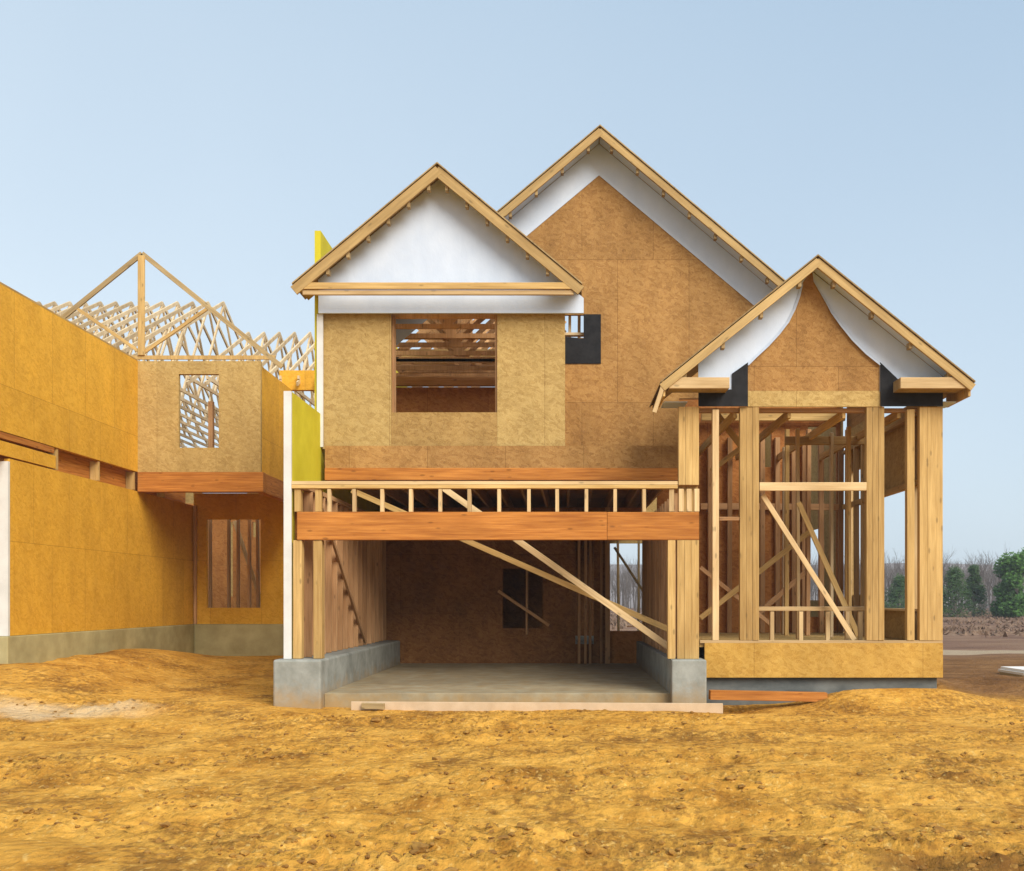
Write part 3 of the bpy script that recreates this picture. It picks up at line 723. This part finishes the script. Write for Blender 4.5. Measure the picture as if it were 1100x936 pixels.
# upper storey
XU = PX(280, YU)
wall('sheathing', 13.6, YU - .002, 4.15, 6.44, XW - .09, XW + .004, [], 'osb_gold', G, None, 'X')
board('top_plate', (XW - .045, 13.6, 6.46), (XW - .045, YU, 6.46), .09, .036, 'wood', G)
wall('sheathing', XW + .002, XU, 4.15, 6.44, YU, YU + .09, [(PX(192, YU), PX(235, YU), PZ(481, YU), PZ(402, YU))], 'osb', G)
wall('sheathing', YU + .092, 23.6, 4.15, 6.35, XU - .09, XU - .003, [], 'osb_gold', G, None, 'X')
board('window_header', (PX(190, YU), YU + .15, PZ(398, YU)), (PX(237, YU), YU + .15, PZ(398, YU)), .12, .1, 'wood_red', G)
vstud('stud', PX(227, YU + .5), YU + .5, 4.2, 5.7, 'wood_red', G, .1, .09)
board('overhang_beam', (XW + .01, YU + .07, 3.9425), (XU + .06, YU + .07, 3.9425), .405, .2, 'lvl', G)
board('overhang_beam', (XU - .045, YU + .173, 3.9425), (XU - .045, YL - .01, 3.9425), .15, .405, 'lvl', G)
box('overhang_deck', XW + .01, XU - .125, YU + .173, YL - .005, 4.05, 4.14, 'osb_red', G)
box('top_beam', PX(300, 23.6), -4.6, 23.6, 23.75, PZ(419, 23.6), PZ(398, 23.6), 'osb_gold', G)
for x in (-6.1, -5.3, -4.75): vstud('stud', x, 23.7, 3.9, 6.2, 'wood_pale', G, .05, .09)
wall('rear_sheathing', -15, -5.0, 4.15, 6.1, 34.0, 34.09, [(-12, -10.5, 4.8, 6.0), (-8.6, -7.0, 4.8, 6.0)], 'osb', G)
wall('rear_sheathing', -15, -5.0, .6, 4.14, 34.0, 34.09, [], 'osb', G)
wall('sheathing', -16, XW - .093, 4.15, 6.44, 13.6, 13.69, [(-14, -12.6, 4.7, 6.0), (-11.6, -10.2, 4.7, 6.0)], 'osb', G)
box('floor_deck', -16, XW - .3, 13.7, 21.0, 4.15, 4.19, 'osb_red', G)
# front gable truss
ax_, az_ = PX(152, YU), PZ(272, YU)
gt = mesh('gable_truss', [(ax_ - 2.75, YU + .01, 6.48), (ax_ + 2.75, YU + .01, 6.48), (ax_ + 2.75, YU + .05, 6.48), (ax_ - 2.75, YU + .05, 6.48),
                          (ax_ - 2.75, YU + .01, 6.56), (ax_ + 2.75, YU + .01, 6.56), (ax_ + 2.75, YU + .05, 6.56), (ax_ - 2.75, YU + .05, 6.56)],
          [(0, 1, 2, 3), (4, 5, 6, 7), (0, 1, 5, 4), (1, 2, 6, 5), (2, 3, 7, 6), (3, 0, 4, 7)], 'wood', G)
for s_ in (-1, 1):
    board('top_chord', (ax_ + s_ * 2.9, YU + .03, az_ - 2.9 * .81), (ax_, YU + .03, az_), .10, .042, 'wood_grey', G, gt)
    board('web', (ax_, YU + .035, 6.6), (ax_ + s_ * 1.35, YU + .035, az_ - 1.4 * .81), .07, .036, 'wood', G, gt)
board('king_post', (ax_, YU - .005, 6.56), (ax_, YU - .005, az_ - .05), .14, .04, 'wood', G, gt)

def truss_yz(x, y0, y1, zb, za, mat):
    """a fink roof truss standing in the Y-Z plane: chords and webs, one mesh"""
    ym = (y0 + y1) / 2; q = (y1 - y0) / 6
    zz = lambda y: za - abs(y - ym) * (za - zb) / (ym - y0)
    mem = [((y0 - .4, zb), (y1 + .4, zb), .08), ((y0 - .5, zz(y0 - .5) + .08), (ym, za + .08), .09), ((y1 + .5, zz(y1 + .5) + .08), (ym, za + .08), .09),
           ((ym - q, zb), (ym, za), .06), ((ym + q, zb), (ym, za), .06), ((ym - q, zb), (ym - 1.5 * q, zz(ym - 1.5 * q)), .06), ((ym + q, zb), (ym + 1.5 * q, zz(ym + 1.5 * q)), .06),
           ((ym - 2 * q, zb), (ym - 1.5 * q, zz(ym - 1.5 * q)), .06), ((ym + 2 * q, zb), (ym + 1.5 * q, zz(ym + 1.5 * q)), .06)]
    V2, F2 = [], []
    for i, (a, b_, w) in enumerate(mem):
        d = Vector((b_[0] - a[0], b_[1] - a[1])).normalized(); nr = Vector((-d.y, d.x)) * w / 2
        k = len(V2); e = .0006 * i
        for xx in (x - .02 - e, x + .02 + e):
            V2 += [(xx, a[0] + nr.x, a[1] + nr.y), (xx, b_[0] + nr.x, b_[1] + nr.y), (xx, b_[0] - nr.x, b_[1] - nr.y), (xx, a[0] - nr.x, a[1] - nr.y)]
        F2 += [tuple(k + t_ for t_ in f) for f in [(0, 1, 2, 3), (7, 6, 5, 4), (0, 4, 5, 1), (1, 5, 6, 2), (2, 6, 7, 3), (3, 7, 4, 0)]]
    return mesh('roof_truss', V2, F2, mat, G)
for i in range(14):
    truss_yz(-14.75 + .42 * i, 22.0, 34.0, 6.62, 9.55, 'wood_cream')
for i in range(9):
    truss_yz(-8.6 + .42 * i, 23.9, 32.1, 6.62, 8.72, 'wood_cream')

# ------------------------------------------------------------------ loose lumber on the dirt
def lone(o, label, cat):
    o['label'] = label; o['category'] = cat; return o
o = board('form_board', (-2.9, 14.02, .045), (2.16, 13.86, .035), .14, .05, 'pink')
lone(o, 'long pale board lying flat on the dirt along the front of the garage slab', 'board')
o = board('timber_beam', (2.06, 14.42, .17), (3.72, 14.5, .13), .13, .14, 'lvl')
lone(o, 'orange timber beam lying in the hollow under the bay, right of the concrete pier', 'beam')
o = board('wood_scrap', (PX(388, 13.9), 13.95, .06), (PX(413, 13.9), 13.9, .06), .08, .05, 'wood_grey')
lone(o, 'short dark wood offcut lying in front of the garage slab', 'offcut')
S = Thing('sheet_stack', 'low stack of white sheets lying on the brown soil at the right edge', 'sheet stack', (9.0, 20.3, 0))
zz0 = gz(9.2, 20.4)
for k in range(2):
    x = 8.95 + random.uniform(-.04, .04)
    bo = box('sheet', x, x + 2.4, 19.8 + random.uniform(-.03, .03), 21.0, zz0 + .06 + k * .052, zz0 + .06 + k * .052 + .048, 'foam', S)
for x in (8.9, 10.4): box('bearer', x, x + .1, 19.85, 20.9, zz0 - .03, zz0 + .058, 'wood_grey', S)

# clods on the dirt
clod_m = plain('dirt_clods', (.17, .075, .018), (.42, .23, .05), 5, .95, .4, .02)
bm = bmesh.new(); rnd = random.Random(5)
ico = bmesh.new(); bmesh.ops.create_icosphere(ico, subdivisions=2, radius=1); iv = [v.co.copy() for v in ico.verts]; iff = [[v.index for v in f.verts] for f in ico.faces]; ico.free()
cnt = 0
while cnt < 3800:
    y = 4.2 + 9.6 * rnd.random() ** 1.1; x = rnd.uniform(-.62, .55) * (y + .5)
    dens = noise.noise((x * .55, y * .9, 31)) * 1.3 + .25
    if rnd.random() > max(.06, dens): continue
    r_ = rnd.choice((.006, .009, .013, .020)) * rnd.uniform(.7, 1.4)
    if rnd.random() < .05: r_ *= 1.9
    z = gz(x, y) + r_ * .05
    sc = Vector((rnd.uniform(.8, 1.5), rnd.uniform(.8, 1.3), rnd.uniform(.45, .8))) * r_; so = rnd.random() * 100; a = rnd.random() * 6.3
    vs = []
    for c_ in iv:
        k = 1 + .55 * noise.noise(c_ * 1.3 + Vector((so, 0, 0)))
        q = Vector((c_.x * sc.x, c_.y * sc.y, c_.z * sc.z)) * k
        vs.append(bm.verts.new((x + q.x * math.cos(a) - q.y * math.sin(a), y + q.x * math.sin(a) + q.y * math.cos(a), z + q.z)))
    for f in iff: bm.faces.new([vs[i] for i in f])
    cnt += 1
me = bpy.data.meshes.new('dirt_clods'); bm.to_mesh(me); bm.free()
cl_o = finish('dirt_clods', me, clod_m); cl_o['kind'] = 'stuff'
cl_o['label'] = 'crumbled clods of earth scattered over the golden dirt'; cl_o['category'] = 'dirt clods'

# ------------------------------------------------------------------ vegetation
leaf_d = plain('evergreen_needles', (.022, .05, .014), (.06, .115, .028), 3, .7, 0)
leaf_l = plain('green_leaves', (.035, .095, .015), (.09, .19, .035), 3, .7, 0)
bark = plain('grey_bark', (.13, .105, .09), (.22, .185, .165), 3, .9)
scrub_m = plain('dry_scrub', (.15, .095, .065), (.26, .175, .115), .25, .9, 0)

def shrub(name, label, x, y, h, w, mat, cone, seed, leaves):
    rn = random.Random(seed); z0 = gz(x, y)
    T = Thing(name, label, 'tree' if cone else 'bush', (x, y, z0))
    V2, F2 = [], []
    def tube(p, q, r0, r1):
        d = (q - p).normalized(); u = d.orthogonal().normalized(); w_ = d.cross(u); k = len(V2)
        for c_, r_ in ((p, r0), (q, r1)):
            for i in range(5):
                a = i * 2 * math.pi / 5; V2.append(c_ + (u * math.cos(a) + w_ * math.sin(a)) * r_)
        F2.extend([(k + i, k + (i + 1) % 5, k + 5 + (i + 1) % 5, k + 5 + i) for i in range(5)])
    O = Vector((x, y, z0 - .1)); tube(O, O + Vector((0, 0, h * (.9 if cone else .5))), h * .03, h * .008)
    lobes = []
    for i in range(26 if not cone else 40):
        if cone:
            t = rn.random(); rr = (1 - t) * w * .5 + .1
            a = rn.random() * 6.28; c_ = Vector((math.cos(a) * rr * .75, math.sin(a) * rr * .75, h * (.06 + .92 * t))); s_ = .16 * w + .14 * (1 - t) * w
        else:
            a = rn.random() * 6.28; t = rn.random(); rr = w * .42 * math.sqrt(rn.random()) * (1 - .55 * t ** 2)
            c_ = Vector((math.cos(a) * rr, math.sin(a) * rr, h * (.10 + .8 * t))); s_ = w * rn.uniform(.10, .19)
        lobes.append((c_, s_)); tube(O + Vector((0, 0, min(h * .45, c_.z * .6 + .1))), O + c_, h * .010, h * .003)
    mesh('trunk', V2, F2, bark, T)
    LV, LF = [], []
    for i in range(leaves):
        c_, s_ = rn.choice(lobes)
        d = Vector((rn.gauss(0, 1), rn.gauss(0, 1), rn.gauss(0, .8))); d = d.normalized() * s_ * rn.random() ** .45
        p = O + c_ + d
        if p.z < z0 + .03: continue
        u = Vector((rn.gauss(0, 1), rn.gauss(0, 1), rn.gauss(0, .6))).normalized(); v = u.orthogonal().normalized()
        L = rn.uniform(.08, .19); W = L * (.25 if cone else .55)
        k = len(LV); LV += [p - u * L, p + v * W, p + u * L, p - v * W]; LF.append((k, k + 1, k + 2, k + 3))
    me = bpy.data.meshes.new('crown'); me.from_pydata([tuple(q - T.base) for q in LV], [], LF)
    finish('crown', me, mat, T)

shrub('evergreen_tree', 'dark evergreen tree showing just right of the bay corner posts', PX(1026, 90), 90, 4.3, 3.6, leaf_d, True, 1, 5000)
shrub('evergreen_tree', 'slim dark conifer standing in the field right of the nearest evergreen', PX(1046, 92), 92, 4.7, 2.3, leaf_d, True, 2, 4500)
shrub('green_bush', 'big bright green bush cut by the right edge of the picture', PX(1093, 88), 88, 5.8, 5.4, leaf_l, False, 3, 16000)
shrub('evergreen_tree', 'small dark evergreen seen through the side opening of the entry bay', PX(966, 90), 90, 3.6, 3.4, leaf_d, True, 4, 4500)

# the bare wood on the far side of the field: one mass
rn = random.Random(12); V2, F2 = [], []
def twig(p, q, r0, r1):
    d = (q - p).normalized(); u = d.orthogonal().normalized(); w_ = d.cross(u); k = len(V2)
    for c_, r_ in ((p, r0), (q, r1)):
        for i in range(3):
            a = i * 2.0944; V2.append(tuple(c_ + (u * math.cos(a) + w_ * math.sin(a)) * r_))
    F2.extend([(k + i, k + (i + 1) % 3, k + 3 + (i + 1) % 3, k + 3 + i) for i in range(3)])
def grow(p, d, L, r_, depth):
    q = p + d * L; twig(p, q, r_, r_ * .6)
    if depth == 0: return
    for i in range(3 if depth > 1 else 4):
        nd = (d + Vector((rn.gauss(0, .45), rn.gauss(0, .45), rn.uniform(-.05, .5)))).normalized()
        grow(p + d * L * rn.uniform(.45, 1), nd, L * rn.uniform(.5, .75), r_ * .5, depth - 1)
for i in range(1500):
    x = rn.uniform(-60, 120); y = rn.uniform(116, 190)
    h = rn.uniform(2.6, 3.7) * (1 + (y - 118) / 190) * (1 + .16 * noise.noise((x * .06, 0, 7)))
    grow(Vector((x, y, -.1)), Vector((rn.gauss(0, .05), rn.gauss(0, .05), 1)).normalized(), h, .09, 3)
me = bpy.data.meshes.new('bare_wood'); me.from_pydata(V2, [], F2)
w_o = finish('bare_wood', me, bark); w_o['kind'] = 'stuff'
w_o['label'] = 'grey brown bare wood along the far edge of the field'; w_o['category'] = 'woodland'

# low wooded ridge behind it
V2, F2 = [], []
RX = [-600 + 24 * i for i in range(51)]
for x in RX:
    t = 10.5 + 3.0 * noise.noise((x * .011, 3, 1)) + 1.2 * noise.noise((x * .06, 8, 1))
    V2 += [(x, 205, -1), (x, 235, t * .8), (x, 275, t + .8), (x, 420, t + 2)]
for i in range(len(RX) - 1):
    for j in range(3): F2.append((4 * i + j, 4 * i + 4 + j, 4 * i + 5 + j, 4 * i + 1 + j))
hill = mesh('hills', V2, F2, plain('wooded_ridge', (.17, .15, .15), (.25, .22, .21), .12, .95, .6, 1.5)); hill['kind'] = 'structure'
for p in hill.data.polygons: p.use_smooth = True
# dry scrub in the field
V2, F2 = [], []
for i in range(60000):
    y = 36 + 85 * rn.random() ** 1.3; x = rn.uniform(-.5, 1.1) * y * .75
    if noise.noise((x * .09, y * .06, 40)) + .25 < rn.random() * .5: continue
    if rn.random() > sstep(36, 62, y) + .04: continue
    h = rn.uniform(.06, .24) * (1 + .8 * max(0, noise.noise((x * .15, y * .1, 50)))); z = gz(x, y) - .02
    a = rn.random() * 6.28; w_ = rn.uniform(.04, .12); lx, ly = rn.gauss(0, .15), rn.gauss(0, .15)
    k = len(V2); V2 += [(x - math.cos(a) * w_, y - math.sin(a) * w_, z), (x + math.cos(a) * w_, y + math.sin(a) * w_, z), (x + lx, y + ly, z + h)]
    F2.append((k, k + 1, k + 2))
me = bpy.data.meshes.new('dry_scrub'); me.from_pydata(V2, [], F2)
s_o = finish('dry_scrub', me, scrub_m); s_o['kind'] = 'stuff'
s_o['label'] = 'rusty dry grass and scrub covering the field behind the house'; s_o['category'] = 'scrub'

# thin air over the whole lot and the field
HB = box('haze', -420, 420, -30, 460, -12, 16, 'wood', None)
HB.data.materials.clear()
hm = bpy.data.materials.new('haze'); hm.use_nodes = True; hn = hm.node_tree.nodes; hl = hm.node_tree.links; hn.clear()
pv = hn.new("ShaderNodeVolumePrincipled"); pv.inputs['Color'].default_value = (.86, .90, .95, 1); pv.inputs['Density'].default_value = .0008
pv.inputs['Anisotropy'].default_value = .2
ho = hn.new("ShaderNodeOutputMaterial"); hl.new(pv.outputs[0], ho.inputs['Volume'])
HB.data.materials.append(hm); HB['kind'] = 'stuff'; HB['label'] = 'thin pale haze hanging in the air over the field'; HB['category'] = 'haze'
